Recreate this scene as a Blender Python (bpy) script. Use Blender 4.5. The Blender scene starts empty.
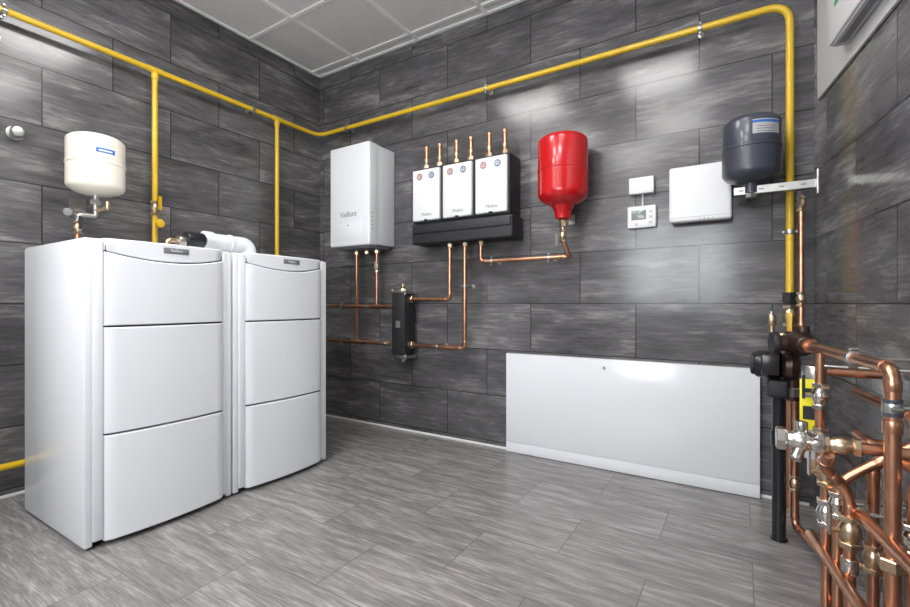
import bpy, bmesh, math, random
from mathutils import Vector, Matrix
random.seed(4)
scene = bpy.context.scene
try:
    scene.view_settings.view_transform = 'Standard'
    scene.view_settings.look = 'None'
    scene.view_settings.exposure = 0.0
except Exception: pass

# ------------------------------------------------------------- materials
def new_mat(name):
    m = bpy.data.materials.new(name); m.use_nodes = True
    nt = m.node_tree
    return m, nt, nt.nodes['Principled BSDF']

def simple(name, col, rough=0.4, metal=0.0, noise=0.0, coat=0.0, nscale=8.0):
    m, nt, b = new_mat(name)
    b.inputs['Roughness'].default_value = rough
    b.inputs['Metallic'].default_value = metal
    b.inputs['Coat Weight'].default_value = coat
    b.inputs['Base Color'].default_value = (*col, 1)
    if noise > 0:
        tc = nt.nodes.new('ShaderNodeTexCoord')
        n = nt.nodes.new('ShaderNodeTexNoise'); n.inputs['Scale'].default_value = nscale
        n.inputs['Detail'].default_value = 4
        nt.links.new(tc.outputs['Object'], n.inputs['Vector'])
        r = nt.nodes.new('ShaderNodeValToRGB')
        r.color_ramp.elements[0].position = 0.3; r.color_ramp.elements[1].position = 0.7
        r.color_ramp.elements[0].color = (*[c*(1-noise) for c in col], 1)
        r.color_ramp.elements[1].color = (*[min(1, c*(1+noise)) for c in col], 1)
        nt.links.new(n.outputs['Fac'], r.inputs['Fac'])
        nt.links.new(r.outputs['Color'], b.inputs['Base Color'])
    return m

def tile_mat(name, w, h, cols, mortar, rough, sx, sy, uoff=0.0, voff=0.0, msize=0.003, bump=0.3, fine=0.45, tilevar=0.25, lo=0.36, hi=0.66, wave=0.0):
    m, nt, b = new_mat(name)
    N = nt.nodes.new; L = nt.links.new
    uv = N('ShaderNodeUVMap'); uv.uv_map = 'UVMap'
    mp = N('ShaderNodeMapping'); mp.inputs['Location'].default_value = (uoff, voff, 0)
    L(uv.outputs['UV'], mp.inputs['Vector'])
    br = N('ShaderNodeTexBrick')
    br.inputs['Color1'].default_value = (0, 0, 0, 1); br.inputs['Color2'].default_value = (1, 1, 1, 1)
    br.inputs['Mortar'].default_value = (0.5, 0.5, 0.5, 1)
    br.inputs['Scale'].default_value = 1.0
    br.inputs['Mortar Size'].default_value = msize
    br.inputs['Mortar Smooth'].default_value = 0.1
    br.inputs['Bias'].default_value = 0.0
    br.inputs['Brick Width'].default_value = w; br.inputs['Row Height'].default_value = h
    br.offset = 0.5
    L(mp.outputs['Vector'], br.inputs['Vector'])
    sep = N('ShaderNodeSeparateColor'); L(br.outputs['Color'], sep.inputs['Color'])
    mul = N('ShaderNodeMath'); mul.operation = 'MULTIPLY'; mul.inputs[1].default_value = 37.0
    L(sep.outputs['Red'], mul.inputs[0])
    def streak(ax, ay, det, rgh, dist):
        mm = N('ShaderNodeMapping'); mm.inputs['Scale'].default_value = (ax, ay, 1)
        L(uv.outputs['UV'], mm.inputs['Vector'])
        n = N('ShaderNodeTexNoise'); n.noise_dimensions = '4D'
        n.inputs['Scale'].default_value = 1.0; n.inputs['Detail'].default_value = det
        n.inputs['Roughness'].default_value = rgh; n.inputs['Distortion'].default_value = dist
        L(mm.outputs['Vector'], n.inputs['Vector']); L(mul.outputs[0], n.inputs['W'])
        return n
    n1 = streak(sx, sy, 6, 0.62, 0.4)
    n2 = streak(sx*2.6, sy*7, 5, 0.7, 0.1)
    mix = N('ShaderNodeMix'); mix.data_type = 'FLOAT'; mix.inputs[0].default_value = fine
    L(n1.outputs['Fac'], mix.inputs[2]); L(n2.outputs['Fac'], mix.inputs[3])
    r = N('ShaderNodeValToRGB'); cr = r.color_ramp
    cr.elements[0].position = lo; cr.elements[0].color = (*cols[0], 1)
    cr.elements[1].position = hi; cr.elements[1].color = (*cols[2], 1)
    e = cr.elements.new((lo+hi)/2); e.color = (*cols[1], 1)
    L(mix.outputs[0], r.inputs['Fac'])
    tv = N('ShaderNodeMapRange'); tv.inputs['To Min'].default_value = 1-tilevar; tv.inputs['To Max'].default_value = 1+tilevar
    L(sep.outputs['Red'], tv.inputs['Value'])
    sc = N('ShaderNodeVectorMath'); sc.operation = 'SCALE'
    L(r.outputs['Color'], sc.inputs[0]); L(tv.outputs['Result'], sc.inputs['Scale'])
    mx = N('ShaderNodeMix'); mx.data_type = 'RGBA'
    L(br.outputs['Fac'], mx.inputs[0]); L(sc.outputs['Vector'], mx.inputs[6])
    mx.inputs[7].default_value = (*mortar, 1)
    L(mx.outputs[2], b.inputs['Base Color'])
    rr = N('ShaderNodeMapRange'); rr.inputs['To Min'].default_value = rough-0.05; rr.inputs['To Max'].default_value = rough+0.10
    L(n2.outputs['Fac'], rr.inputs['Value']); L(rr.outputs['Result'], b.inputs['Roughness'])
    bp = N('ShaderNodeBump'); bp.inputs['Strength'].default_value = bump; bp.inputs['Distance'].default_value = 0.003
    bp.invert = True
    L(br.outputs['Fac'], bp.inputs['Height'])
    if wave > 0:
        b2 = N('ShaderNodeBump'); b2.inputs['Strength'].default_value = wave; b2.inputs['Distance'].default_value = 0.002
        L(n1.outputs['Fac'], b2.inputs['Height']); L(bp.outputs['Normal'], b2.inputs['Normal']); L(b2.outputs['Normal'], b.inputs['Normal'])
    else: L(bp.outputs['Normal'], b.inputs['Normal'])
    return m

M = {}
M['wall'] = tile_mat('wall_tile_grey', 0.66, 0.32, ((0.045, 0.044, 0.047), (0.122, 0.119, 0.122), (0.36, 0.352, 0.352)), (0.024, 0.024, 0.024), 0.15, 2.4, 9.0, -0.38, -0.04, lo=0.33, hi=0.72, tilevar=0.16, fine=0.42, wave=0.16)
M['floor'] = tile_mat('floor_tile_grey', 0.66, 0.33, ((0.098, 0.093, 0.092), (0.225, 0.216, 0.212), (0.47, 0.455, 0.447)), (0.14, 0.135, 0.132), 0.20, 3.6, 26.0, 0.05, 0.08, msize=0.0022, bump=0.15, fine=0.5, tilevar=0.06, lo=0.33, hi=0.68, wave=0.08)
M['paint'] = simple('white_wall_paint', (0.80, 0.80, 0.79), 0.7, noise=0.02)
M['ceil'] = simple('mineral_ceiling_board', (0.76, 0.76, 0.76), 0.9, noise=0.05, nscale=60)
M['grid'] = simple('ceiling_grid_metal', (0.93, 0.93, 0.93), 0.5)
M['white'] = simple('white_enamel', (0.78, 0.80, 0.83), 0.20, coat=0.2)
M['whiteb'] = simple('white_enamel_door', (0.79, 0.81, 0.84), 0.15, coat=0.3)
M['cream'] = simple('cream_enamel', (0.84, 0.79, 0.69), 0.3, coat=0.2)
M['plast'] = simple('white_plastic', (0.80, 0.805, 0.81), 0.4)
M['trim'] = simple('white_trim', (0.8, 0.8, 0.8), 0.5)
M['grey'] = simple('grey_plastic', (0.18, 0.18, 0.19), 0.4)
M['lgrey'] = simple('light_grey_plastic', (0.5, 0.5, 0.51), 0.4)
M['dark'] = simple('dark_gap', (0.02, 0.02, 0.022), 0.6)
M['bronze'] = simple('dark_bronze', (0.06, 0.035, 0.028), 0.35, 0.6)
M['black'] = simple('black_foam', (0.020, 0.020, 0.022), 0.55, noise=0.2, nscale=80)
M['blackg'] = simple('black_gloss', (0.015, 0.015, 0.017), 0.25)
M['yellow'] = simple('yellow_gas_paint', (0.76, 0.49, 0.02), 0.32, coat=0.2, noise=0.05)
M['red'] = simple('red_enamel', (0.56, 0.006, 0.010), 0.20, coat=0.5)
M['slate'] = simple('slate_enamel', (0.05, 0.056, 0.078), 0.32, coat=0.3)
M['copper'] = simple('copper', (0.62, 0.32, 0.20), 0.29, 1.0, noise=0.22, nscale=14)
M['brass'] = simple('brass', (0.62, 0.48, 0.32), 0.30, 1.0, noise=0.12, nscale=20)
M['steel'] = simple('galvanised_steel', (0.52, 0.52, 0.50), 0.34, 1.0, noise=0.12, nscale=20)
M['chrome'] = simple('chrome', (0.66, 0.63, 0.59), 0.20, 1.0)
M['screen'] = simple('lcd_screen', (0.22, 0.26, 0.24), 0.15)
M['blue'] = simple('blue_print', (0.03, 0.16, 0.50), 0.4)
M['redp'] = simple('red_print', (0.60, 0.04, 0.04), 0.4)
M['green'] = simple('green_print', (0.05, 0.42, 0.15), 0.4)
M['ylabel'] = simple('yellow_label', (0.85, 0.75, 0.02), 0.45)
m, nt, b = new_mat('led_diffuser')
b.inputs['Base Color'].default_value = (0.9, 0.9, 0.9, 1)
b.inputs['Emission Color'].default_value = (1.0, 0.985, 0.975, 1)
b.inputs['Emission Strength'].default_value = 18.5
M['led'] = m

# ------------------------------------------------------------- group + mesh helpers
class Group:
    def __init__(s, name): s.name = name; s.parts = []
    def done(s):
        lo = Vector((1e9,)*3); hi = Vector((-1e9,)*3)
        for o in s.parts:
            for v in o.data.vertices:
                for i in range(3):
                    lo[i] = min(lo[i], v.co[i]); hi[i] = max(hi[i], v.co[i])
        c = Vector(((lo.x+hi.x)/2, (lo.y+hi.y)/2, lo.z))
        e = bpy.data.objects.new(s.name, None); e.empty_display_size = 0.1
        scene.collection.objects.link(e); e.location = c
        for o in s.parts:
            o.data.transform(Matrix.Translation(-c)); o.parent = e
        return e

def finish(bm, name, mat, g=None, smooth=True, ang=32):
    bmesh.ops.recalc_face_normals(bm, faces=bm.faces)
    me = bpy.data.meshes.new(name); bm.to_mesh(me); bm.free()
    me.materials.append(M[mat] if isinstance(mat, str) else mat)
    if smooth:
        for p in me.polygons: p.use_smooth = True
        me.set_sharp_from_angle(angle=math.radians(ang))
    o = bpy.data.objects.new(name, me); scene.collection.objects.link(o)
    if g: g.parts.append(o)
    return o

def box(g, name, x0, x1, y0, y1, z0, z1, mat, bev=0.0, seg=2, f=None):
    bm = bmesh.new()
    bmesh.ops.create_cube(bm, size=1)
    for v in bm.verts:
        v.co = Vector(((x0+x1)/2+v.co.x*(x1-x0), (y0+y1)/2+v.co.y*(y1-y0), (z0+z1)/2+v.co.z*(z1-z0)))
    if bev > 0:
        bmesh.ops.bevel(bm, geom=bm.edges[:], offset=bev, segments=seg, profile=0.5, affect='EDGES')
    if f:
        for v in bm.verts: v.co = f(v.co)
    return finish(bm, name, mat, g)

def frame(axis):
    a = Vector(axis).normalized()
    t = Vector((0, 0, 1)) if abs(a.z) < 0.9 else Vector((1, 0, 0))
    u = a.cross(t).normalized(); v = a.cross(u).normalized()
    return a, u, v

def lathe(g, name, base, axis, prof, mat, seg=32, ang=32):
    a, u, v = frame(axis); base = Vector(base)
    bm = bmesh.new(); rings = []
    for r, h in prof:
        if r < 1e-5: rings.append([bm.verts.new(base+a*h)])
        else: rings.append([bm.verts.new(base+a*h+(u*math.cos(2*math.pi*k/seg)+v*math.sin(2*math.pi*k/seg))*r) for k in range(seg)])
    for A, B in zip(rings, rings[1:]):
        for k in range(seg):
            k2 = (k+1) % seg
            if len(A) == 1 and len(B) == 1: continue
            if len(A) == 1: bm.faces.new((A[0], B[k], B[k2]))
            elif len(B) == 1: bm.faces.new((A[k], A[k2], B[0]))
            else: bm.faces.new((A[k], A[k2], B[k2], B[k]))
    if len(rings[0]) > 1: bm.faces.new(rings[0])
    if len(rings[-1]) > 1: bm.faces.new(rings[-1])
    return finish(bm, name, mat, g, ang=ang)

def cyl(g, name, p0, p1, r, mat, seg=24, bev=0.0):
    p0 = Vector(p0); p1 = Vector(p1); L = (p1-p0).length
    if bev > 0: pr = [(r-bev, 0), (r-bev*0.3, bev*0.3), (r, bev), (r, L-bev), (r-bev*0.3, L-bev*0.3), (r-bev, L)]
    else: pr = [(r, 0), (r, L)]
    return lathe(g, name, p0, p1-p0, pr, mat, seg)

def hexn(g, name, c, axis, r, h, mat='brass'):
    c = Vector(c); a = Vector(axis).normalized()
    return lathe(g, name, c-a*h/2, a, [(r*0.9, 0), (r, h*0.12), (r, h*0.88), (r*0.9, h)], mat, seg=6, ang=15)

def tube(g, name, pts, r, mat, bend=0.04, seg=16, nb=6):
    P = [Vector(p) for p in pts]; path = [P[0]]
    for i in range(1, len(P)-1):
        d0 = (P[i-1]-P[i]); d1 = (P[i+1]-P[i])
        b = min(bend, d0.length*0.49, d1.length*0.49)
        A = P[i]+d0.normalized()*b; B = P[i]+d1.normalized()*b
        for k in range(nb+1):
            t = k/nb
            path.append(A*(1-t)**2+P[i]*2*t*(1-t)+B*t*t)
    path.append(P[-1])
    bm = bmesh.new(); rings = []
    tan = (path[1]-path[0]).normalized(); _, u, v = frame(tan)
    for i, p in enumerate(path):
        if i == 0: t2 = (path[1]-path[0]).normalized()
        elif i == len(path)-1: t2 = (path[-1]-path[-2]).normalized()
        else: t2 = ((path[i+1]-p).normalized()+(p-path[i-1]).normalized()).normalized()
        q = tan.rotation_difference(t2); u = q @ u; v = q @ v; tan = t2
        rings.append([bm.verts.new(p+(u*math.cos(2*math.pi*k/seg)+v*math.sin(2*math.pi*k/seg))*r) for k in range(seg)])
    for A, B in zip(rings, rings[1:]):
        for k in range(seg): bm.faces.new((A[k], A[(k+1) % seg], B[(k+1) % seg], B[k]))
    bm.faces.new(rings[0]); bm.faces.new(rings[-1])
    return finish(bm, name, mat, g, ang=50)

def elbow_caps(g, name, pts, r, mat='copper'):
    P = [Vector(p) for p in pts]; n = 0
    for i in range(1, len(P)-1):
        for d in ((P[i-1]-P[i]), (P[i+1]-P[i])):
            if d.length < 0.08: continue
            d.normalize(); n += 1
            cyl(g, f'{name}_{n}', P[i]+d*0.028, P[i]+d*0.052, r*1.13, mat, 16, 0.001)

def cpipe(g, name, pts, r=0.014, mat='copper', bend=0.035):
    tube(g, name, pts, r, mat, bend); elbow_caps(g, name+'_sleeve', pts, r, mat)

def clamp(g, name, c, axis, wall_pt, r):
    c = Vector(c); a = Vector(axis).normalized(); w = Vector(wall_pt)
    d = (w-c).normalized(); w = w-d*0.001
    cyl(g, name+'_ring', c-a*0.011, c+a*0.011, r+0.004, 'steel', 20, 0.001)
    cyl(g, name+'_rod', c+d*r, w, 0.005, 'steel', 10)
    cyl(g, name+'_plate', w-d*0.006, w, 0.016, 'steel', 16, 0.001)
    s = a.cross(d).normalized()
    for k in (-1, 1):
        p = c+s*k*(r+0.009)
        cyl(g, name+f'_bolt_{k+2}', p-d*0.010, p+d*0.010, 0.005, 'steel', 8)

def valve(g, name, c, axis, r, mat='brass', lever=None, lcol='redp', levdir=None):
    c = Vector(c); a = Vector(axis).normalized()
    lathe(g, name+'_body', c-a*r*2.2, a, [(r*1.0, 0), (r*1.0, r*.9), (r*1.25, r*1.3), (r*1.5, r*2.2), (r*1.25, r*3.1), (r*1.0, r*3.5), (r*1.0, r*4.4)], mat, 20)
    hexn(g, name+'_nut_a', c-a*r*2.0, a, r*1.45, r*0.9, mat)
    hexn(g, name+'_nut_b', c+a*r*2.0, a, r*1.45, r*0.9, mat)
    if lever is not None:
        l = Vector(lever).normalized()
        cyl(g, name+'_stem', c, c+l*r*2.6, r*0.4, mat, 12)
        ld = Vector(levdir or a).normalized()
        s = ld.cross(l).normalized()
        bm = bmesh.new(); bmesh.ops.create_cube(bm, size=1)
        for v in bm.verts:
            x, y, z = v.co
            v.co = c+l*(r*2.6+z*r*0.35)+ld*(r*1.6+x*r*4.6)+s*y*r*0.9
        bmesh.ops.bevel(bm, geom=bm.edges[:], offset=r*0.12, segments=2, affect='EDGES')
        finish(bm, name+'_lever', lcol, g)

def text(g, name, s, loc, size, mat, rot):
    cu = bpy.data.curves.new(name+'_c', 'FONT'); cu.body = s; cu.size = size; cu.extrude = 0.0004
    cu.align_x = 'CENTER'; cu.align_y = 'CENTER'
    o = bpy.data.objects.new(name+'_c', cu); scene.collection.objects.link(o)
    bpy.context.view_layer.update()
    me = bpy.data.meshes.new_from_object(o)
    bpy.data.objects.remove(o)
    me.transform(Matrix.Translation(Vector(loc)) @ rot)
    me.materials.clear(); me.materials.append(M[mat])
    o = bpy.data.objects.new(name, me); scene.collection.objects.link(o); g.parts.append(o)
ROT_BACK = Matrix.Rotation(math.radians(90), 4, 'X')
ROT_LEFT = Matrix.Rotation(math.radians(90), 4, 'Z') @ Matrix.Rotation(math.radians(90), 4, 'X')

# ------------------------------------------------------------- room shell
H = 3.04; YF = -4.2; K = 0.146
XR = lambda y: 3.52 - K*y
def quads(name, polys, uvf, mat):
    vs = []; fs = []
    for p in polys: fs.append(tuple(range(len(vs), len(vs)+4))); vs += p
    me = bpy.data.meshes.new(name); me.from_pydata(vs, [], fs)
    uv = me.uv_layers.new(name='UVMap')
    for i, c in enumerate(vs): uv.data[i].uv = uvf(c)
    me.materials.append(M[mat]); o = bpy.data.objects.new(name, me); scene.collection.objects.link(o); return o
quads('wall_back', [[(0, 0, 0), (3.52, 0, 0), (3.52, 0, H), (0, 0, H)]], lambda c: (c[0], c[2]), 'wall')
quads('wall_left', [[(0, YF, 0), (0, 0, 0), (0, 0, H), (0, YF, H)]], lambda c: (c[1]+6.6, c[2]), 'wall')
quads('wall_right', [[(3.52, 0, 0), (XR(YF), YF, 0), (XR(YF), YF, H), (3.52, 0, H)]], lambda c: (0.2-c[1]*1.0106, c[2]), 'wall')
W0, W1, WZ0, WZ1 = 1.75, 3.15, 0.95, 2.25
quads('wall_front', [[(XR(YF), YF, 0), (W1, YF, 0), (W1, YF, H), (XR(YF), YF, H)], [(W0, YF, 0), (0, YF, 0), (0, YF, H), (W0, YF, H)],
                     [(W1, YF, 0), (W0, YF, 0), (W0, YF, WZ0), (W1, YF, WZ0)], [(W1, YF, WZ1), (W0, YF, WZ1), (W0, YF, H), (W1, YF, H)]], lambda c: (c[0], c[2]), 'paint')
quads('floor', [[(0, YF, 0), (XR(YF), YF, 0), (3.52, 0, 0), (0, 0, 0)]], lambda c: (c[0], c[1]), 'floor')
quads('ceiling', [[(0, YF, H), (0, 0, H), (3.52, 0, H), (XR(YF), YF, H)]], lambda c: (c[0], c[1]), 'ceil')
g = Group('trim_1')
ys = [-0.10-0.6*i for i in range(7)]; xs = [0.50+0.6*i for i in range(6)]
for i, y in enumerate(ys): box(g, f'cross_bar_{i}', 0, XR(y), y-0.013, y+0.013, H-0.010, H, 'grid')
for i, x in enumerate(xs): box(g, f'runner_{i}', x-0.013, x+0.013, YF, 0, H-0.011, H, 'grid')
box(g, 'edge_back', 0, 3.52, -0.022, 0, H-0.012, H, 'grid'); box(g, 'edge_left', 0, 0.022, YF, 0, H-0.012, H, 'grid')
g.done()
for nm, a in (('baseboard_back', (0, 3.5, -0.008, 0, 0, 0.014)), ('baseboard_left', (0, 0.008, YF, 0, 0, 0.014))):
    box(None, nm, *a, 'trim', 0.001)

# frame for the angled right wall
d = Vector((K, -1, 0)).normalized()
nrm = Vector((d.y, -d.x, 0)); nrm = nrm if nrm.x < 0 else -nrm
def RW(c): return Vector((3.52, 0, 0))+d*c.x+nrm*c.y+Vector((0, 0, c.z))

# ceiling lights
for i, (lx, ly) in enumerate([(1.4, -1.6), (2.6, -1.6), (1.4, -2.8), (2.6, -2.8), (0.8, -3.7), (2.0, -3.7)]):
    g = Group('ceiling_light')
    box(g, 'frame', lx-0.3, lx+0.3, ly-0.3, ly+0.3, H-0.024, H-0.011, 'grid', 0.003)
    box(g, 'diffuser', lx-0.28, lx+0.28, ly-0.28, ly+0.28, H-0.030, H-0.022, 'led', 0.002)
    g.done()

# unseen window, added behind the camera to let in fill light
g = Group('fill_window')
for nm, a in (('frame_left', (W0, W0+0.06, WZ0, WZ1)), ('frame_right', (W1-0.06, W1, WZ0, WZ1)), ('frame_bottom', (W0+0.06, W1-0.06, WZ0, WZ0+0.06)),
              ('frame_top', (W0+0.06, W1-0.06, WZ1-0.06, WZ1)), ('mullion', ((W0+W1)/2-0.04, (W0+W1)/2+0.04, WZ0+0.06, WZ1-0.06))):
    box(g, nm, a[0], a[1], YF-0.07, YF+0.01, a[2], a[3], 'trim', 0.004)
box(g, 'sill', W0-0.05, W1+0.05, YF+0.002, YF+0.16, WZ0-0.035, WZ0-0.003, 'trim', 0.006)
g.done()
al = bpy.data.lights.new('window_fill_light', 'AREA'); al.shape = 'RECTANGLE'; al.size = 1.9; al.size_y = 1.7; al.energy = 115; al.color = (0.93, 0.96, 1.0)  # area lamp added outside the opening as horizontal fill
ao = bpy.data.objects.new('window_fill_light', al); scene.collection.objects.link(ao); ao.location = ((W0+W1)/2, YF-0.3, 1.65)
ao.rotation_euler = (math.radians(90), 0, 0)

# door behind the camera
g = Group('door_1')
box(g, 'leaf', 0.4, 1.3, YF+0.002, YF+0.045, 0.005, 2.05, 'lgrey', 0.004)
box(g, 'frame_left', 0.33, 0.4, YF+0.001, YF+0.06, 0, 2.12, 'trim', 0.004)
box(g, 'frame_right', 1.3, 1.37, YF+0.001, YF+0.06, 0, 2.12, 'trim', 0.004)
box(g, 'frame_top', 0.4, 1.3, YF+0.001, YF+0.06, 2.05, 2.12, 'trim', 0.004)
cyl(g, 'handle', (1.2, YF+0.09, 1.02), (1.08, YF+0.09, 1.02), 0.01, 'steel'); cyl(g, 'handle_stem', (1.2, YF+0.04, 1.02), (1.2, YF+0.095, 1.02), 0.01, 'steel')
g.done()

# ------------------------------------------------------------- floor boilers
def bulge(g, name, y0, y1, fz0, fz1, xb, depth, mat, xback):
    n = 24; bm = bmesh.new(); cols = []
    for i in range(n+1):
        s = i/n; y = y0+(y1-y0)*s; q = (2*s-1)
        x = xb+depth*(1-q*q)
        e = min(1, min(s, 1-s)/0.03); x -= 0.008*(1-math.sqrt(1-(1-e)**2))
        z0 = fz0(q); z1 = fz1(q); b = 0.004
        cols.append([bm.verts.new(p) for p in ((xback, y, z0), (x-b, y, z0), (x, y, z0+b), (x, y, z1-b), (x-b, y, z1), (xback, y, z1))])
    for A, B in zip(cols, cols[1:]):
        for k in range(6): bm.faces.new((A[k], B[k], B[(k+1) % 6], A[(k+1) % 6]))
    bm.faces.new(cols[0]); bm.faces.new(cols[-1])
    finish(bm, name, mat, g, ang=40)

def boiler(y0, y1):
    XB = 0.30
    g = Group('floor_standing_boiler')
    box(g, 'casing', XB, 0.955, y0+0.002, y1-0.002, 0.045, 1.255, 'white', 0.004)
    box(g, 'plinth', XB+0.03, 0.93, y0+0.02, y1-0.02, 0.0, 0.05, 'dark')
    box(g, 'side_panel_a', XB, 0.985, y0, y0+0.03, 0.012, 1.262, 'white', 0.006)
    box(g, 'side_panel_b', XB, 0.985, y1-0.03, y1, 0.012, 1.262, 'white', 0.006)
    box(g, 'top_cover', XB, 0.97, y0+0.004, y1-0.004, 1.25, 1.268, 'white', 0.006)
    box(g, 'front_backing', 0.9, 0.972, y0+0.03, y1-0.03, 0.03, 1.24, 'lgrey')
    a = y0+0.066; b = y1-0.055
    box(g, 'front_cheek_a', 0.93, 0.990, y0+0.029, a-0.002, 0.03, 1.26, 'white', 0.005)
    box(g, 'front_cheek_b', 0.93, 0.990, b+0.002, y1-0.029, 0.03, 1.26, 'white', 0.005)
    box(g, 'door_shadow_gap', 0.93, 0.992, a+0.003, b-0.003, 0.04, 1.24, 'dark')
    xb, dp = 1.005, 0.020
    top = lambda q: 1.214-0.032*(1-q*q)
    bulge(g, 'control_fascia', a, b, lambda q: top(q)+0.006, lambda q: 1.270, xb-0.008, dp, 'white', 0.94)
    bulge(g, 'upper_door', a, b, lambda q: 0.909, top, xb, dp, 'whiteb', 0.94)
    bulge(g, 'middle_door', a, b, lambda q: 0.463, lambda q: 0.901, xb, dp, 'whiteb', 0.94)
    bulge(g, 'lower_door', a, b, lambda q: 0.022, lambda q: 0.455, xb, dp, 'whiteb', 0.94)
    yc = (a+b)/2+0.02
    box(g, 'display', 1.0, xb+dp-0.006, yc-0.055, yc+0.055, 1.226, 1.253, 'grey', 0.003)
    text(g, 'logo', 'Vaillant', (xb+dp-0.0056, yc, 1.240), 0.018, 'plast', ROT_LEFT)
    for i, (fx, fy) in enumerate(((XB+.08, y0+0.06), (XB+.08, y1-0.06), (0.88, y0+0.06), (0.88, y1-0.06))):
        cyl(g, f'foot_{i}', (fx, fy, 0), (fx, fy, 0.03), 0.02, 'dark')
    g.done()
boiler(-2.08, -1.455); boiler(-1.445, -0.82)

g = Group('flue_pipe')
tube(g, 'pipe', [(0.5, -1.04, 1.269), (0.5, -1.04, 1.375), (0.5, -1.31, 1.375)], 0.050, 'white', 0.07, 28, 10)
for i, (p, q) in enumerate((((0.5, -1.16, 1.375), (0.5, -1.18, 1.375)), ((0.5, -1.04, 1.27), (0.5, -1.04, 1.285)))): cyl(g, f'collar_{i}', p, q, 0.055, 'white', 28, 0.003)
cyl(g, 'end_socket', (0.5, -1.28, 1.375), (0.5, -1.335, 1.375), 0.058, 'white', 28, 0.005)
cyl(g, 'end_disc', (0.5, -1.33, 1.375), (0.5, -1.338, 1.375), 0.042, 'lgrey', 28, 0.002)
g.done()
g = Group('boiler_pump')
PY = 0.10
cyl(g, 'motor', (0.62, -1.60+PY, 1.355), (0.62, -1.50+PY, 1.355), 0.043, 'blackg', 28, 0.008)
cyl(g, 'motor_ring', (0.62, -1.505+PY, 1.355), (0.62, -1.49+PY, 1.355), 0.032, 'grey', 28, 0.004)
cyl(g, 'volute', (0.62, -1.64+PY, 1.34), (0.62, -1.60+PY, 1.34), 0.030, 'steel', 24, 0.006)
cyl(g, 'riser', (0.62, -1.62+PY, 1.268), (0.62, -1.62+PY, 1.33), 0.018, 'brass', 20)
hexn(g, 'nut', (0.62, -1.62+PY, 1.29), (0, 0, 1), 0.028, 0.02)
tube(g, 'feed', [(0.62, -1.63+PY, 1.34), (0.62, -1.69+PY, 1.34), (0.62, -1.69+PY, 1.268)], 0.013, 'brass', 0.02)
g.done()

# ------------------------------------------------------------- expansion vessels
def vessel_prof(r, h, dt, db, neck=0.02):
    pr = [(0.0, 0.0), (neck, 0.0)]
    for k in range(1, 10):
        a = math.pi/2*k/9; pr.append((max(neck, r*math.sin(a)), db*(1-math.cos(a))))
    pr += [(r, db+0.002)]
    m = h*0.5
    pr += [(r, m-0.008), (r+0.003, m-0.005), (r+0.003, m+0.005), (r, m+0.008)]
    for k in range(0, 10):
        a = math.pi/2*k/9; pr.append((r*math.cos(a), h-dt+dt*math.sin(a)))
    return pr
def curved_label(g, name, cx, cy, r, a0, a1, z0, z1, mat, n=8):
    bm = bmesh.new(); cols = []
    for k in range(n+1):
        a = math.radians(a0+(a1-a0)*k/n)
        cols.append([bm.verts.new((cx+r*math.cos(a), cy+r*math.sin(a), z)) for z in (z0, z1)])
    for A, B in zip(cols, cols[1:]): bm.faces.new((A[0], B[0], B[1], A[1]))
    finish(bm, name, mat, g)
g = Group('expansion_vessel')
VX, VY = 0.25, -1.775
lathe(g, 'tank', (VX, VY, 1.583), (0, 0, 1), vessel_prof(0.130, 0.330, 0.045, 0.05), 'cream', 48)
curved_label(g, 'label_band', VX, VY, 0.1306, -20, 18, 1.79, 1.815, 'blue')
curved_label(g, 'label_text', VX, VY, 0.1310, -15, 12, 1.798, 1.806, 'plast')
curved_label(g, 'label_print', VX, VY, 0.1306, -40, 18, 1.835, 1.838, 'lgrey')
cyl(g, 'neck', (VX, VY, 1.50), (VX, VY, 1.59), 0.014, 'steel')
hexn(g, 'neck_nut', (VX, VY, 1.545), (0, 0, 1), 0.026, 0.03, 'steel')
tube(g, 'elbow', [(VX, VY, 1.51), (VX, VY, 1.47), (VX, VY-0.08, 1.47), (VX, VY-0.08, 1.40)], 0.013, 'steel', 0.02)
tube(g, 'tee_branch', [(VX, VY, 1.505), (VX+0.09, VY+0.02, 1.505), (VX+0.09, VY+0.02, 1.545)], 0.011, 'brass', 0.015)
valve(g, 'service_valve', (VX, VY-0.08, 1.40), (0, 0, 1), 0.014, 'brass', (1, 0, 0), 'black')
cyl(g, 'down_pipe', (VX, VY-0.08, 1.10), (VX, VY-0.08, 1.38), 0.012, 'copper')
tube(g, 'wall_return', [(VX, VY-0.08, 1.11), (VX, VY-0.08, 1.10), (0.001, VY-0.08, 1.10)], 0.012, 'copper')
cyl(g, 'bracket_arm', (0.001, VY, 1.53), (VX, VY, 1.53), 0.010, 'steel')
box(g, 'bracket_plate', 0.001, 0.006, VY-0.04, VY+0.04, 1.49, 1.60, 'steel')
cyl(g, 'gauge', (VX+0.01, VY-0.12, 1.47), (VX+0.04, VY-0.135, 1.47), 0.020, 'grey', 20, 0.002); cyl(g, 'gauge_stem', (VX, VY-0.08, 1.47), (VX+0.015, VY-0.125, 1.47), 0.008, 'brass')
g.done()
g = Group('expansion_vessel')
cx, cy = 2.31, -0.18
lathe(g, 'tank', (cx, cy, 1.575), (0, 0, 1), vessel_prof(0.148, 0.440, 0.055, 0.085), 'red', 48)
lathe(g, 'skirt', (cx, cy, 1.50), (0, 0, 1), [(0.022, 0), (0.045, 0.01), (0.05, 0.05), (0.075, 0.10)], 'red', 32)
cyl(g, 'neck', (cx, cy, 1.42), (cx, cy, 1.51), 0.012, 'brass')
hexn(g, 'neck_nut', (cx, cy, 1.475), (0, 0, 1), 0.028, 0.035, 'brass')
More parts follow.
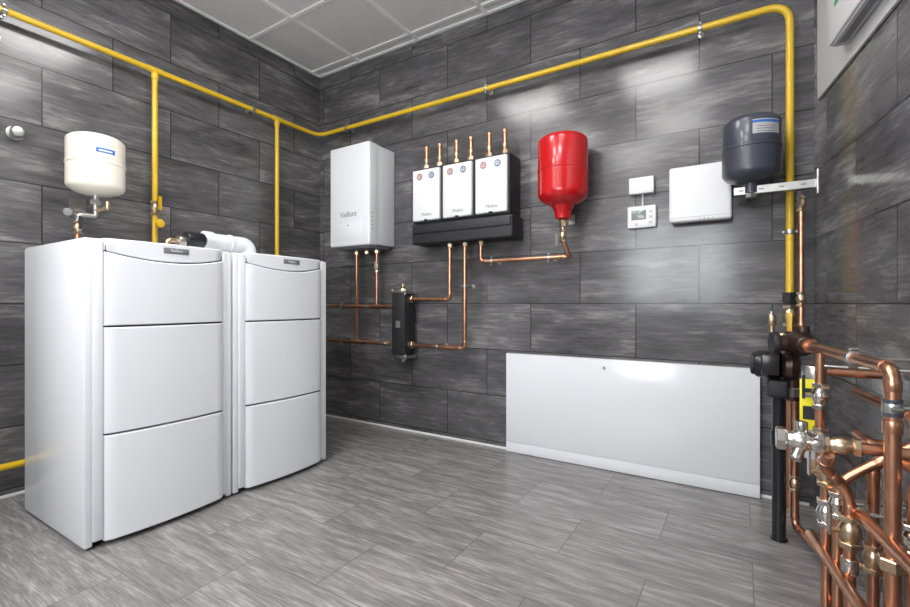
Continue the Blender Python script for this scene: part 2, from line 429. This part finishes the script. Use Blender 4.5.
valve(g, 'cap_valve', (cx, cy, 1.405), (0, 0, 1), 0.015, 'brass', (-0.8, -0.5, 0.1), 'steel', (0, 0, -1))
cyl(g, 'bracket_arm', (cx, -0.001, 1.53), (cx, cy, 1.53), 0.01, 'steel'); box(g, 'bracket_plate', cx-0.02, cx+0.02, -0.006, -0.001, 1.50, 1.56, 'steel')
box(g, 'strap', cx-0.02, cx+0.02, -0.05, -0.001, 1.78, 1.80, 'steel')
g.done()
g = Group('expansion_vessel')
cx, cy = 3.255, -0.22
lathe(g, 'tank', (cx, cy, 1.574), (0, 0, 1), vessel_prof(0.122, 0.330, 0.05, 0.055), 'slate', 48)
curved_label(g, 'label', cx, cy, 0.1232, -88, -30, 1.780, 1.845, 'lgrey')
curved_label(g, 'label_stripe', cx, cy, 0.1236, -88, -30, 1.828, 1.840, 'blue')
for i in range(3): curved_label(g, f'label_line_{i}', cx, cy, 0.1236, -80, -42, 1.786+i*0.012, 1.789+i*0.012, 'grey')
cyl(g, 'neck', (cx, cy, 1.53), (cx, cy, 1.58), 0.03, 'slate')
hexn(g, 'neck_nut', (cx, cy, 1.525), (0, 0, 1), 0.024, 0.03, 'steel')
g.done()
g = Group('vessel_support_bracket')
BX = 3.185
box(g, 'channel_back', BX, 3.50, -0.20, -0.195, 1.526, 1.562, 'steel')
box(g, 'channel_top', BX, 3.50, -0.235, -0.195, 1.558, 1.562, 'steel')
box(g, 'channel_bottom', BX, 3.50, -0.235, -0.195, 1.526, 1.530, 'steel')
box(g, 'channel_front', BX, 3.50, -0.237, -0.233, 1.527, 1.561, 'steel')
box(g, 'end_plate', 3.50, 3.508, -0.27, -0.16, 1.49, 1.60, 'steel', 0.002)
box(g, 'wall_arm', 3.20, 3.24, -0.20, -0.001, 1.527, 1.56, 'steel', 0.002)
for i in range(4): box(g, f'slot_{i}', 3.205+0.08*i, 3.225+0.08*i, -0.2378, -0.2365, 1.541, 1.547, 'grey')
g.done()

# ------------------------------------------------------------- wall mounted boiler
g = Group('combi_boiler')
x0, x1 = 0.455, 0.868
box(g, 'casing', x0, x1, -0.275, -0.002, 1.45, 2.21, 'white', 0.008)
box(g, 'front_cover', x0-0.002, x1+0.002, -0.30, -0.20, 1.44, 2.217, 'whiteb', 0.014, 4)
box(g, 'cover_seam', x0-0.0005, x1+0.0005, -0.197, -0.192, 1.45, 2.212, 'lgrey')
box(g, 'bottom_tray', x0+0.03, x1-0.03, -0.26, -0.02, 1.425, 1.452, 'grey', 0.004)
text(g, 'logo', 'Vaillant', (x0+0.2, -0.3012, 1.685), 0.06, 'grey', ROT_BACK)
for i in range(5): box(g, f'vent_slot_{i}', x1+0.001, x1+0.0032, -0.285, -0.250, 1.56+0.03*i, 1.566+0.03*i, 'lgrey')
box(g, 'flap', x0+0.06, x0+0.35, -0.3016, -0.296, 1.49, 1.625, 'whiteb', 0.003)
cyl(g, 'flap_dot', (x0+0.20, -0.301, 1.60), (x0+0.20, -0.303, 1.60), 0.006, 'grey', 12)
for i, px in enumerate((0.57, 0.68, 0.785)):
    cyl(g, f'connection_{i}', (px, -0.12, 1.395), (px, -0.12, 1.44), 0.012, 'steel'); hexn(g, f'connection_nut_{i}', (px, -0.12, 1.408), (0, 0, 1), 0.022, 0.025, 'brass')
g.done()

# ------------------------------------------------------------- pump groups
for i in range(3):
    g = Group('pump_group')
    a = 1.19+0.259*i; b = a+0.256
    box(g, 'insulation_shell', a, b, -0.185, -0.02, 1.575, 1.972, 'black', 0.012, 3)
    box(g, 'front_cover', a+0.012, b-0.012, -0.207, -0.180, 1.590, 1.955, 'plast', 0.010, 3)
    c = (a+b)/2
    for k, col in ((-1, 'redp'), (1, 'blue')):
        gx = c+k*0.052; gz = 1.905
        cyl(g, f'gauge_rim_{k+2}', (gx, -0.205, gz), (gx, -0.210, gz), 0.025, 'lgrey', 28, 0.001)
        cyl(g, f'gauge_colour_{k+2}', (gx, -0.209, gz), (gx, -0.2112, gz), 0.0215, col, 28)
        cyl(g, f'gauge_disc_{k+2}', (gx, -0.211, gz), (gx, -0.2120, gz), 0.016, 'lgrey', 28)
        box(g, f'gauge_needle_{k+2}', gx-0.0015, gx+0.0015, -0.2128, -0.2118, gz-0.004, gz+0.013, 'dark')
        sx = c+k*0.058
        cyl(g, f'riser_{k+2}', (sx, -0.11, 1.965), (sx, -0.11, 2.15), 0.014, 'copper', 20)
        hexn(g, f'union_nut_{k+2}', (sx, -0.11, 1.995), (0, 0, 1), 0.027, 0.04, 'brass')
        cyl(g, f'riser_collar_{k+2}', (sx, -0.11, 2.03), (sx, -0.11, 2.06), 0.018, 'brass', 20, 0.002)
        cyl(g, f'riser_cap_{k+2}', (sx, -0.11, 2.12), (sx, -0.11, 2.15), 0.0175, 'copper', 20, 0.002)
    text(g, 'logo', 'Meibes', (c+0.01, -0.2078, 1.632), 0.030, 'grey', ROT_BACK)
    box(g, 'cover_notch', c-0.014, c+0.014, -0.2085, -0.20, 1.588, 1.60, 'black', 0.002)
    g.done()
g = Group('heating_manifold')
box(g, 'insulated_body', 1.185, 1.985, -0.195, -0.02, 1.425, 1.572, 'black', 0.012, 3)
box(g, 'front_ridge', 1.20, 1.975, -0.205, -0.19, 1.50, 1.555, 'black', 0.006)
for i, px in enumerate((1.468, 1.592, 1.718)): hexn(g, f'outlet_nut_{i}', (px, -0.12, 1.41), (0, 0, 1), 0.024, 0.03, 'brass')
g.done()

# ------------------------------------------------------------- hydraulic separator
g = Group('hydraulic_separator')
sx, sy = 1.046, -0.12
box(g, 'insulated_body', sx-0.06, sx+0.06, sy-0.06, sy+0.06, 0.61, 1.075, 'black', 0.006)
for i, z in enumerate((0.60, 1.085)):
    box(g, f'flange_{i}', sx-0.075, sx+0.075, sy-0.065, sy+0.065, z-0.012, z+0.012, 'steel', 0.003)
    for k in (-1, 1): cyl(g, f'flange_bolt_{i}_{k+1}', (sx+0.06*k, sy-0.05, z-0.02), (sx+0.06*k, sy-0.05, z+0.02), 0.008, 'steel', 8)
hexn(g, 'air_vent_base', (sx, sy, 1.105), (0, 0, 1), 0.02, 0.02); cyl(g, 'air_vent', (sx, sy, 1.11), (sx, sy, 1.15), 0.012, 'brass', 16, 0.002)
cyl(g, 'drain', (sx, sy, 0.56), (sx, sy, 0.59), 0.012, 'brass')
box(g, 'label', sx-0.02, sx+0.02, sy-0.0615, sy-0.06, 0.82, 0.87, 'grey')
for i, (k, z) in enumerate(((-1, 0.975), (-1, 0.69), (1, 1.03), (1, 0.69))): hexn(g, f'union_{i}', (sx+0.078*k, sy, z), (1, 0, 0), 0.028, 0.036)
for i, z in enumerate((0.72, 0.98)): box(g, f'mount_{i}', sx-0.015, sx+0.015, -0.062, -0.001, z-0.02, z+0.02, 'steel')
g.done()

# ------------------------------------------------------------- copper piping on the back wall
g = Group('copper_boiler_pipework')
cpipe(g, 'flow_drop', [(0.785, -0.12, 1.394), (0.785, -0.12, 0.99)], 0.013)
cpipe(g, 'return_drop', [(0.57, -0.12, 1.394), (0.57, -0.12, 0.70)], 0.013)
cpipe(g, 'flow_line', [(0.10, -0.12, 0.975), (0.949, -0.12, 0.975)], 0.0145)
cpipe(g, 'return_line', [(0.10, -0.12, 0.69), (0.949, -0.12, 0.69)], 0.0145)
cyl(g, 'flow_tee', (0.75, -0.12, 0.975), (0.82, -0.12, 0.975), 0.0175, 'copper'); cyl(g, 'return_tee', (0.535, -0.12, 0.69), (0.605, -0.12, 0.69), 0.0175, 'copper')
valve(g, 'flow_valve', (0.785, -0.12, 1.28), (0, 0, 1), 0.012, 'brass', (0.3, -1, 0), 'steel')
valve(g, 'return_valve', (0.88, -0.12, 0.69), (1, 0, 0), 0.013, 'brass', (0, -1, 0), 'steel', (-1, 0, 0))
for i, (x, z) in enumerate(((0.68, 0.975), (0.40, 0.69), (0.40, 0.975))): clamp(g, f'clamp_{i}', (x, -0.12, z), (1, 0, 0), (x, 0, z), 0.014)
g.done()
g = Group('copper_manifold_pipework')
cpipe(g, 'upper', [(1.145, -0.12, 1.03), (1.468, -0.12, 1.03), (1.468, -0.12, 1.394)], 0.0155)
cpipe(g, 'lower', [(1.145, -0.12, 0.69), (1.592, -0.12, 0.69), (1.592, -0.12, 1.394)], 0.0155)
clamp(g, 'clamp_a', (1.592, -0.12, 1.12), (0, 0, 1), (1.592, 0, 1.12), 0.0155)
clamp(g, 'clamp_c', (1.36, -0.12, 0.69), (1, 0, 0), (1.36, 0, 0.69), 0.0155)
g.done()
g = Group('copper_vessel_pipework')
cpipe(g, 'line', [(1.718, -0.12, 1.394), (1.718, -0.12, 1.285), (2.335, -0.12, 1.285), (2.335, -0.16, 1.30), (2.315, -0.18, 1.37)], 0.0145, bend=0.03)
clamp(g, 'clamp_a', (1.80, -0.12, 1.285), (1, 0, 0), (1.80, 0, 1.285), 0.0145); clamp(g, 'clamp_b', (2.2, -0.12, 1.285), (1, 0, 0), (2.2, 0, 1.285), 0.0145)
g.done()

# ------------------------------------------------------------- gas pipe
g = Group('gas_pipe')
R = 0.0170
tube(g, 'main_run', [(0.08, YF+0.01, 2.47), (0.08, -0.08, 2.47), (3.417, -0.08, 2.47), (3.417, -0.08, 1.02)], R, 'yellow', 0.10, 20, 8)
for i, y in enumerate((-1.404, -0.509)):
    tube(g, f'drop_{i}', [(0.08, y, 2.47), (0.08, y, 0.19)], R*0.95, 'yellow', 0.05)
    cyl(g, f'tee_{i}', (0.08, y-0.04, 2.47), (0.08, y+0.04, 2.47), R*1.15, 'yellow', 20, 0.003)
    cyl(g, f'tee_neck_{i}', (0.08, y, 2.41), (0.08, y, 2.46), R*1.15, 'yellow', 20, 0.003)
tube(g, 'low_run', [(0.08, YF+0.01, 0.18), (0.08, -0.5, 0.18)], R, 'yellow')
valve(g, 'drop_valve', (0.08, -1.404, 1.60), (0, 0, 1), 0.018, 'brass', (1, 0.2, 0), 'yellow')
cyl(g, 'pressure_gauge_stem', (0.08, -1.404, 1.50), (0.13, -1.404, 1.50), 0.008, 'brass'); cyl(g, 'pressure_gauge', (0.13, -1.404, 1.50), (0.15, -1.40, 1.50), 0.026, 'yellow', 24, 0.003)
for i, y in enumerate((-0.72, -2.10, -3.3)): clamp(g, f'clamp_l{i}', (0.08, y, 2.47), (0, 1, 0), (0, y, 2.47), R)
for i, x in enumerate((0.418, 1.736, 3.03)): clamp(g, f'clamp_b{i}', (x, -0.08, 2.47), (1, 0, 0), (x, 0, 2.47), R)
clamp(g, 'clamp_r', (3.417, -0.08, 1.35), (0, 0, 1), (3.417, 0, 1.35), R)
hexn(g, 'union', (3.417, -0.08, 1.03), (0, 0, 1), 0.034, 0.05, 'black')
valve(g, 'shutoff_valve', (3.417, -0.08, 0.94), (0, 0, 1), 0.022, 'brass', (-0.1, -1, 0), 'yellow', (0, 0, -1))
tube(g, 'floor_tail', [(3.417, -0.08, 0.90), (3.417, -0.08, 0.0)], R, 'copper')
g.done()
g = Group('wall_pipe_cap')
lathe(g, 'cap', (0.001, -2.04, 1.887), (1, 0, 0), [(0.036, 0), (0.036, 0.006), (0.018, 0.010), (0.018, 0.03), (0.028, 0.034), (0.032, 0.045), (0.024, 0.058), (0.0, 0.062)], 'steel', 28)
g.done()
g = Group('pipe_hanger')
cyl(g, 'rod', (0.05, -2.12, 2.34), (0.05, -2.12, 2.42), 0.008, 'steel'); box(g, 'plate', 0.001, 0.06, -2.135, -2.105, 2.32, 2.345, 'steel', 0.002)
g.done()

# ------------------------------------------------------------- boxes on the back wall
g = Group('junction_box')
box(g, 'base', 2.662, 2.793, -0.03, -0.001, 1.637, 1.727, 'plast', 0.004); box(g, 'lid', 2.66, 2.795, -0.045, -0.028, 1.635, 1.729, 'plast', 0.005)
cyl(g, 'cable', (2.73, -0.012, 1.57), (2.73, -0.012, 1.64), 0.004, 'plast', 10)
g.done()
g = Group('room_thermostat')
box(g, 'case', 2.65, 2.805, -0.035, -0.001, 1.438, 1.565, 'plast', 0.007, 3)
box(g, 'screen', 2.672, 2.752, -0.0365, -0.034, 1.485, 1.540, 'screen', 0.001)
for i in range(3): box(g, f'button_{i}', 2.767, 2.785, -0.038, -0.034, 1.53-0.03*i-0.008, 1.53-0.03*i+0.004, 'lgrey', 0.001)
cyl(g, 'dial', (2.70, -0.034, 1.458), (2.70, -0.04, 1.458), 0.008, 'lgrey', 16)
g.done()
g = Group('control_unit_box')
box(g, 'base', 2.885, 3.17, -0.07, -0.001, 1.445, 1.735, 'lgrey', 0.006)
box(g, 'cover', 2.88, 3.175, -0.10, -0.06, 1.44, 1.74, 'plast', 0.014, 4)
box(g, 'lower_seam', 2.882, 3.173, -0.1005, -0.098, 1.462, 1.465, 'lgrey')
for i in range(4): cyl(g, f'led_{i}', (3.03+0.02*i, -0.099, 1.452), (3.03+0.02*i, -0.102, 1.452), 0.003, 'green', 10)
g.done()
g = Group('access_panel')
box(g, 'panel', 1.87, 3.297, -0.045, -0.002, 0.072, 0.665, 'white', 0.003)
box(g, 'lower_panel', 1.87, 3.297, -0.0445, -0.002, 0.004, 0.0708, 'white', 0.002)
cyl(g, 'lock', (2.52, -0.044, 0.615), (2.52, -0.049, 0.615), 0.010, 'steel', 20, 0.001); box(g, 'lock_slot', 2.518, 2.522, -0.0496, -0.048, 0.608, 0.622, 'dark')
g.done()

# ------------------------------------------------------------- right side pipework
g = Group('drain_pipe')
tube(g, 'pipe', [(3.35, -0.474, 0.0), (3.35, -0.474, 0.68)], 0.025, 'blackg', 0.04)
cyl(g, 'collar', (3.35, -0.474, 0.40), (3.35, -0.474, 0.46), 0.030, 'blackg', 24, 0.003)
cyl(g, 'socket', (3.35, -0.474, 0.61), (3.35, -0.474, 0.69), 0.032, 'blackg', 24, 0.003)
cyl(g, 'floor_rosette', (3.35, -0.474, 0.0), (3.35, -0.474, 0.006), 0.032, 'blackg', 24, 0.002)
g.done()
g = Group('circulation_pump')
cyl(g, 'motor', (3.265, -0.60, 0.755), (3.35, -0.62, 0.755), 0.055, 'blackg', 32, 0.010)
cyl(g, 'motor_cap', (3.25, -0.597, 0.755), (3.27, -0.60, 0.755), 0.045, 'black', 32, 0.004)
box(g, 'terminal_box', 3.28, 3.34, -0.69, -0.63, 0.72, 0.80, 'blackg', 0.006)
box(g, 'lower_cover', 3.30, 3.37, -0.67, -0.60, 0.63, 0.70, 'black', 0.012, 3)
lathe(g, 'volute', (3.35, -0.62, 0.755), (1, 0, 0), [(0.045, 0), (0.056, 0.01), (0.06, 0.03), (0.05, 0.05), (0.03, 0.06)], 'bronze', 32)
cyl(g, 'inlet', (3.385, -0.62, 0.62), (3.385, -0.62, 0.89), 0.024, 'bronze', 24)
hexn(g, 'union_low', (3.385, -0.62, 0.655), (0, 0, 1), 0.038, 0.035, 'steel'); hexn(g, 'union_high', (3.385, -0.62, 0.865), (0, 0, 1), 0.036, 0.03, 'brass')
lathe(g, 'mixing_valve_body', (3.40, -0.70, 0.85), (-K, 1, 0), [(0.024, -0.09), (0.03, -0.085), (0.03, -0.06), (0.045, -0.03), (0.048, 0), (0.045, 0.03), (0.03, 0.06), (0.03, 0.08)], 'bronze', 28)
cyl(g, 'mixing_valve_bonnet', (3.40, -0.70, 0.85), (3.33, -0.715, 0.85), 0.03, 'bronze', 24, 0.004); cyl(g, 'mixing_valve_knob', (3.335, -0.714, 0.85), (3.31, -0.72, 0.85), 0.042, 'black', 24, 0.006)
cyl(g, 'mixing_valve_actuator', (3.41, -0.70, 0.87), (3.41, -0.70, 0.915), 0.022, 'bronze', 24, 0.004)
g.done()
g = Group('water_filter')
cyl(g, 'bowl', (3.425, -0.87, 0.47), (3.425, -0.87, 0.74), 0.030, 'lgrey', 28, 0.006); cyl(g, 'head', (3.425, -0.87, 0.73), (3.425, -0.87, 0.79), 0.036, 'steel', 28, 0.005)
box(g, 'tag', 3.382, 3.438, -0.910, -0.904, 0.575, 0.745, 'ylabel', 0.001)
box(g, 'tag_print', 3.390, 3.430, -0.9112, -0.9095, 0.61, 0.655, 'black'); box(g, 'tag_print_b', 3.390, 3.430, -0.9112, -0.9095, 0.70, 0.715, 'black')
cyl(g, 'drain_cock', (3.425, -0.87, 0.43), (3.425, -0.87, 0.48), 0.012, 'brass'); tube(g, 'link', [(3.425, -0.87, 0.77), (XR(-.87)-0.01, -0.87, 0.77)], 0.014, 'copper')
g.done()

g = Group('pump_feed_pipe')
cpipe(g, 'riser', [(3.45, -0.20, 1.50), (3.45, -0.20, 0.86), (3.40, -0.40, 0.86), (3.388, -0.50, 0.86)], 0.012)
valve(g, 'riser_valve', (3.45, -0.20, 1.46), (0, 0, 1), 0.014, 'brass', (-0.3, -1, 0), 'black')
valve(g, 'riser_valve_low', (3.45, -0.20, 1.02), (0, 0, 1), 0.014, 'brass')
tube(g, 'gauge_stub', [(3.40, -0.38, 0.86), (3.33, -0.36, 0.86), (3.33, -0.36, 0.92)], 0.011, 'brass', 0.02)
cyl(g, 'air_vent', (3.33, -0.36, 0.90), (3.33, -0.36, 0.95), 0.018, 'brass', 20, 0.003); cyl(g, 'air_vent_cap', (3.33, -0.36, 0.95), (3.33, -0.36, 0.965), 0.01, 'steel', 16)
g.done()
g = Group('filter_feed_pipe')
cpipe(g, 'riser', [(3.404, -0.478, 0.62), (3.404, -0.478, 0.075), (3.47, -0.70, 0.075), (3.61, -0.72, 0.075)], 0.014)
valve(g, 'riser_valve', (3.404, -0.478, 0.63), (0, 0, 1), 0.013, 'brass')
valve(g, 'low_valve', (3.404, -0.478, 0.25), (0, 0, 1), 0.014, 'brass')
g.done()

g = Group('copper_pipework')
RC = 0.0155; RS = 0.0135
cpipe(g, 'upper_line', [(3.418, -0.80, 0.85), (3.508, -1.415, 0.85), (3.508, -1.415, 0.02)], RC)
hexn(g, 'upper_union', (3.42, -0.81, 0.85), (-K, 1, 0), 0.028, 0.03, 'copper')
cyl(g, 'upper_band', (3.508, -1.415, 0.70), (3.508, -1.415, 0.73), RC*1.2, 'copper', 20, 0.001)
clamp(g, 'pipe_clamp', (3.508, -1.415, 0.76), (0, 0, 1), (XR(-1.415), -1.39, 0.76), RC)
cyl(g, 'clamp_liner', (3.508, -1.415, 0.740), (3.508, -1.415, 0.780), RC+0.003, 'slate', 20)
valve(g, 'chrome_valve', (3.345, -1.36, 0.645), (1, 0.02, 0), 0.019, 'chrome')
cyl(g, 'chrome_outlet', (3.345, -1.36, 0.66), (3.345, -1.36, 0.695), 0.014, 'chrome', 20, 0.002)
cyl(g, 'chrome_drain', (3.345, -1.36, 0.635), (3.33, -1.385, 0.60), 0.014, 'chrome', 20, 0.002)
cyl(g, 'chrome_knob', (3.375, -1.36, 0.645), (3.375, -1.40, 0.645), 0.014, 'chrome', 20, 0.003)
hexn(g, 'chrome_nut', (3.302, -1.36, 0.645), (1, 0, 0), 0.031, 0.022, 'chrome')
valve(g, 'brass_check', (3.425, -1.362, 0.645), (1, 0, 0), 0.015, 'brass')
cpipe(g, 'cross_line', [(3.45, -1.362, 0.645), (3.60, -1.365, 0.645), (3.68, -1.365, 0.645)], RS)
cpipe(g, 'mid_line', [(3.43, -0.96, 0.45), (3.555, -1.80, 0.45)], RC)
cpipe(g, 'mid_feed', [(3.43, -0.96, 0.45), (3.43, -0.96, 0.70)], RS)
valve(g, 'steel_ball_valve', (3.43, -0.96, 0.70), (0, 0, 1), 0.017, 'chrome', (-1, -0.2, 0), 'black', (0, 0, 1))
valve(g, 'steel_ball_valve_low', (3.43, -0.96, 0.56), (0, 0, 1), 0.016, 'chrome')
cpipe(g, 'mid_feed_top', [(3.43, -0.96, 0.74), (3.43, -0.96, 0.84)], RS)
cpipe(g, 'low_line', [(3.40, -1.02, 0.27), (3.53, -1.90, 0.27)], RC)
cpipe(g, 'floor_line', [(3.44, -1.00, 0.12), (3.56, -1.90, 0.12)], RC)
cpipe(g, 'back_line', [(3.545, -0.80, 0.70), (3.60, -1.20, 0.70), (3.60, -1.20, 0.0)], RS)
cpipe(g, 'back_line_b', [(3.53, -0.90, 0.58), (3.62, -1.50, 0.58), (3.62, -1.50, 0.0)], RS)
cpipe(g, 'riser_a', [(3.426, -1.113, 0.0), (3.426, -1.113, 0.56), (3.49, -1.113, 0.60), (3.63, -1.10, 0.60)], RS)
valve(g, 'riser_a_valve', (3.426, -1.113, 0.50), (0, 0, 1), 0.0165, 'brass', (-1, -0.3, 0), 'chrome')
valve(g, 'riser_a_valve_low', (3.426, -1.113, 0.38), (0, 0, 1), 0.0165, 'chrome')
cpipe(g, 'riser_b', [(3.455, -1.27, 0.0), (3.455, -1.27, 0.50), (3.40, -1.27, 0.56), (3.40, -1.36, 0.62)], RS)
valve(g, 'riser_b_valve', (3.455, -1.27, 0.40), (0, 0, 1), 0.0175, 'brass', (-1, -0.3, 0), 'chrome')
cyl(g, 'riser_b_collar', (3.455, -1.27, 0.29), (3.455, -1.27, 0.33), 0.019, 'chrome', 24, 0.003)
cpipe(g, 'riser_c', [(3.52, -1.17, 0.0), (3.52, -1.17, 0.57), (3.64, -1.17, 0.57)], RS)
valve(g, 'riser_c_valve', (3.52, -1.17, 0.30), (0, 0, 1), 0.016, 'brass')
cpipe(g, 'riser_f', [(3.57, -1.30, 0.0), (3.57, -1.30, 0.56), (3.68, -1.29, 0.56)], RS)
valve(g, 'riser_f_valve', (3.57, -1.30, 0.42), (0, 0, 1), 0.016, 'chrome')
cpipe(g, 'riser_g', [(3.44, -1.20, 0.0), (3.44, -1.20, 0.50), (3.50, -1.19, 0.55), (3.64, -1.19, 0.66)], 0.0125)
valve(g, 'riser_g_valve', (3.44, -1.20, 0.44), (0, 0, 1), 0.015, 'chrome')
hexn(g, 'near_union', (3.508, -1.415, 0.40), (0, 0, 1), 0.028, 0.03, 'brass')
clamp(g, 'clamp_upper', (3.475, -1.19, 0.85), (-K, 1, 0), (XR(-1.17), -1.17, 0.85), RC)
clamp(g, 'clamp_m', (3.475, -1.265, 0.45), (-K, 1, 0), (XR(-1.24), -1.24, 0.45), RC)
cyl(g, 'threaded_rod', (3.44, -0.97, 0.80), (XR(-1.0), -1.0, 0.80), 0.005, 'steel', 12)
cyl(g, 'threaded_rod_b', (3.43, -1.11, 0.43), (XR(-1.1), -1.10, 0.43), 0.005, 'steel', 12)
g.done()

# ------------------------------------------------------------- upper right
g = Group('trim_2')
box(g, 'panel', 0.09, 2.6, 0.0, 0.012, 1.965, 3.03, 'plast', 0.002, f=RW)
g.done()
g = Group('ventilation_unit')
box(g, 'case', 0.48, 1.5, 0.0125, 0.080, 2.03, 2.42, 'plast', 0.008, f=RW)
box(g, 'underside_grille', 0.50, 1.45, 0.022, 0.070, 2.020, 2.032, 'lgrey', 0.001, f=RW)
box(g, 'underside_slot', 0.53, 1.42, 0.034, 0.058, 2.0185, 2.021, 'grey', f=RW)
box(g, 'sticker', 0.555, 0.60, 0.0795, 0.081, 2.15, 2.18, 'green', f=RW)
g.done()

# ------------------------------------------------------------- world + camera
w = bpy.data.worlds.new('world'); scene.world = w; w.use_nodes = True
w.node_tree.nodes['Background'].inputs[0].default_value = (0.9, 0.93, 1, 1); w.node_tree.nodes['Background'].inputs[1].default_value = 1.0
cam = bpy.data.cameras.new('camera'); cam.sensor_width = 36; cam.lens = 18.04; cam.clip_start = 0.02
co = bpy.data.objects.new('camera', cam); scene.collection.objects.link(co)
co.location = (3.21, -2.84, 1.0); co.rotation_euler = (math.radians(90), 0, math.radians(32))
scene.camera = co
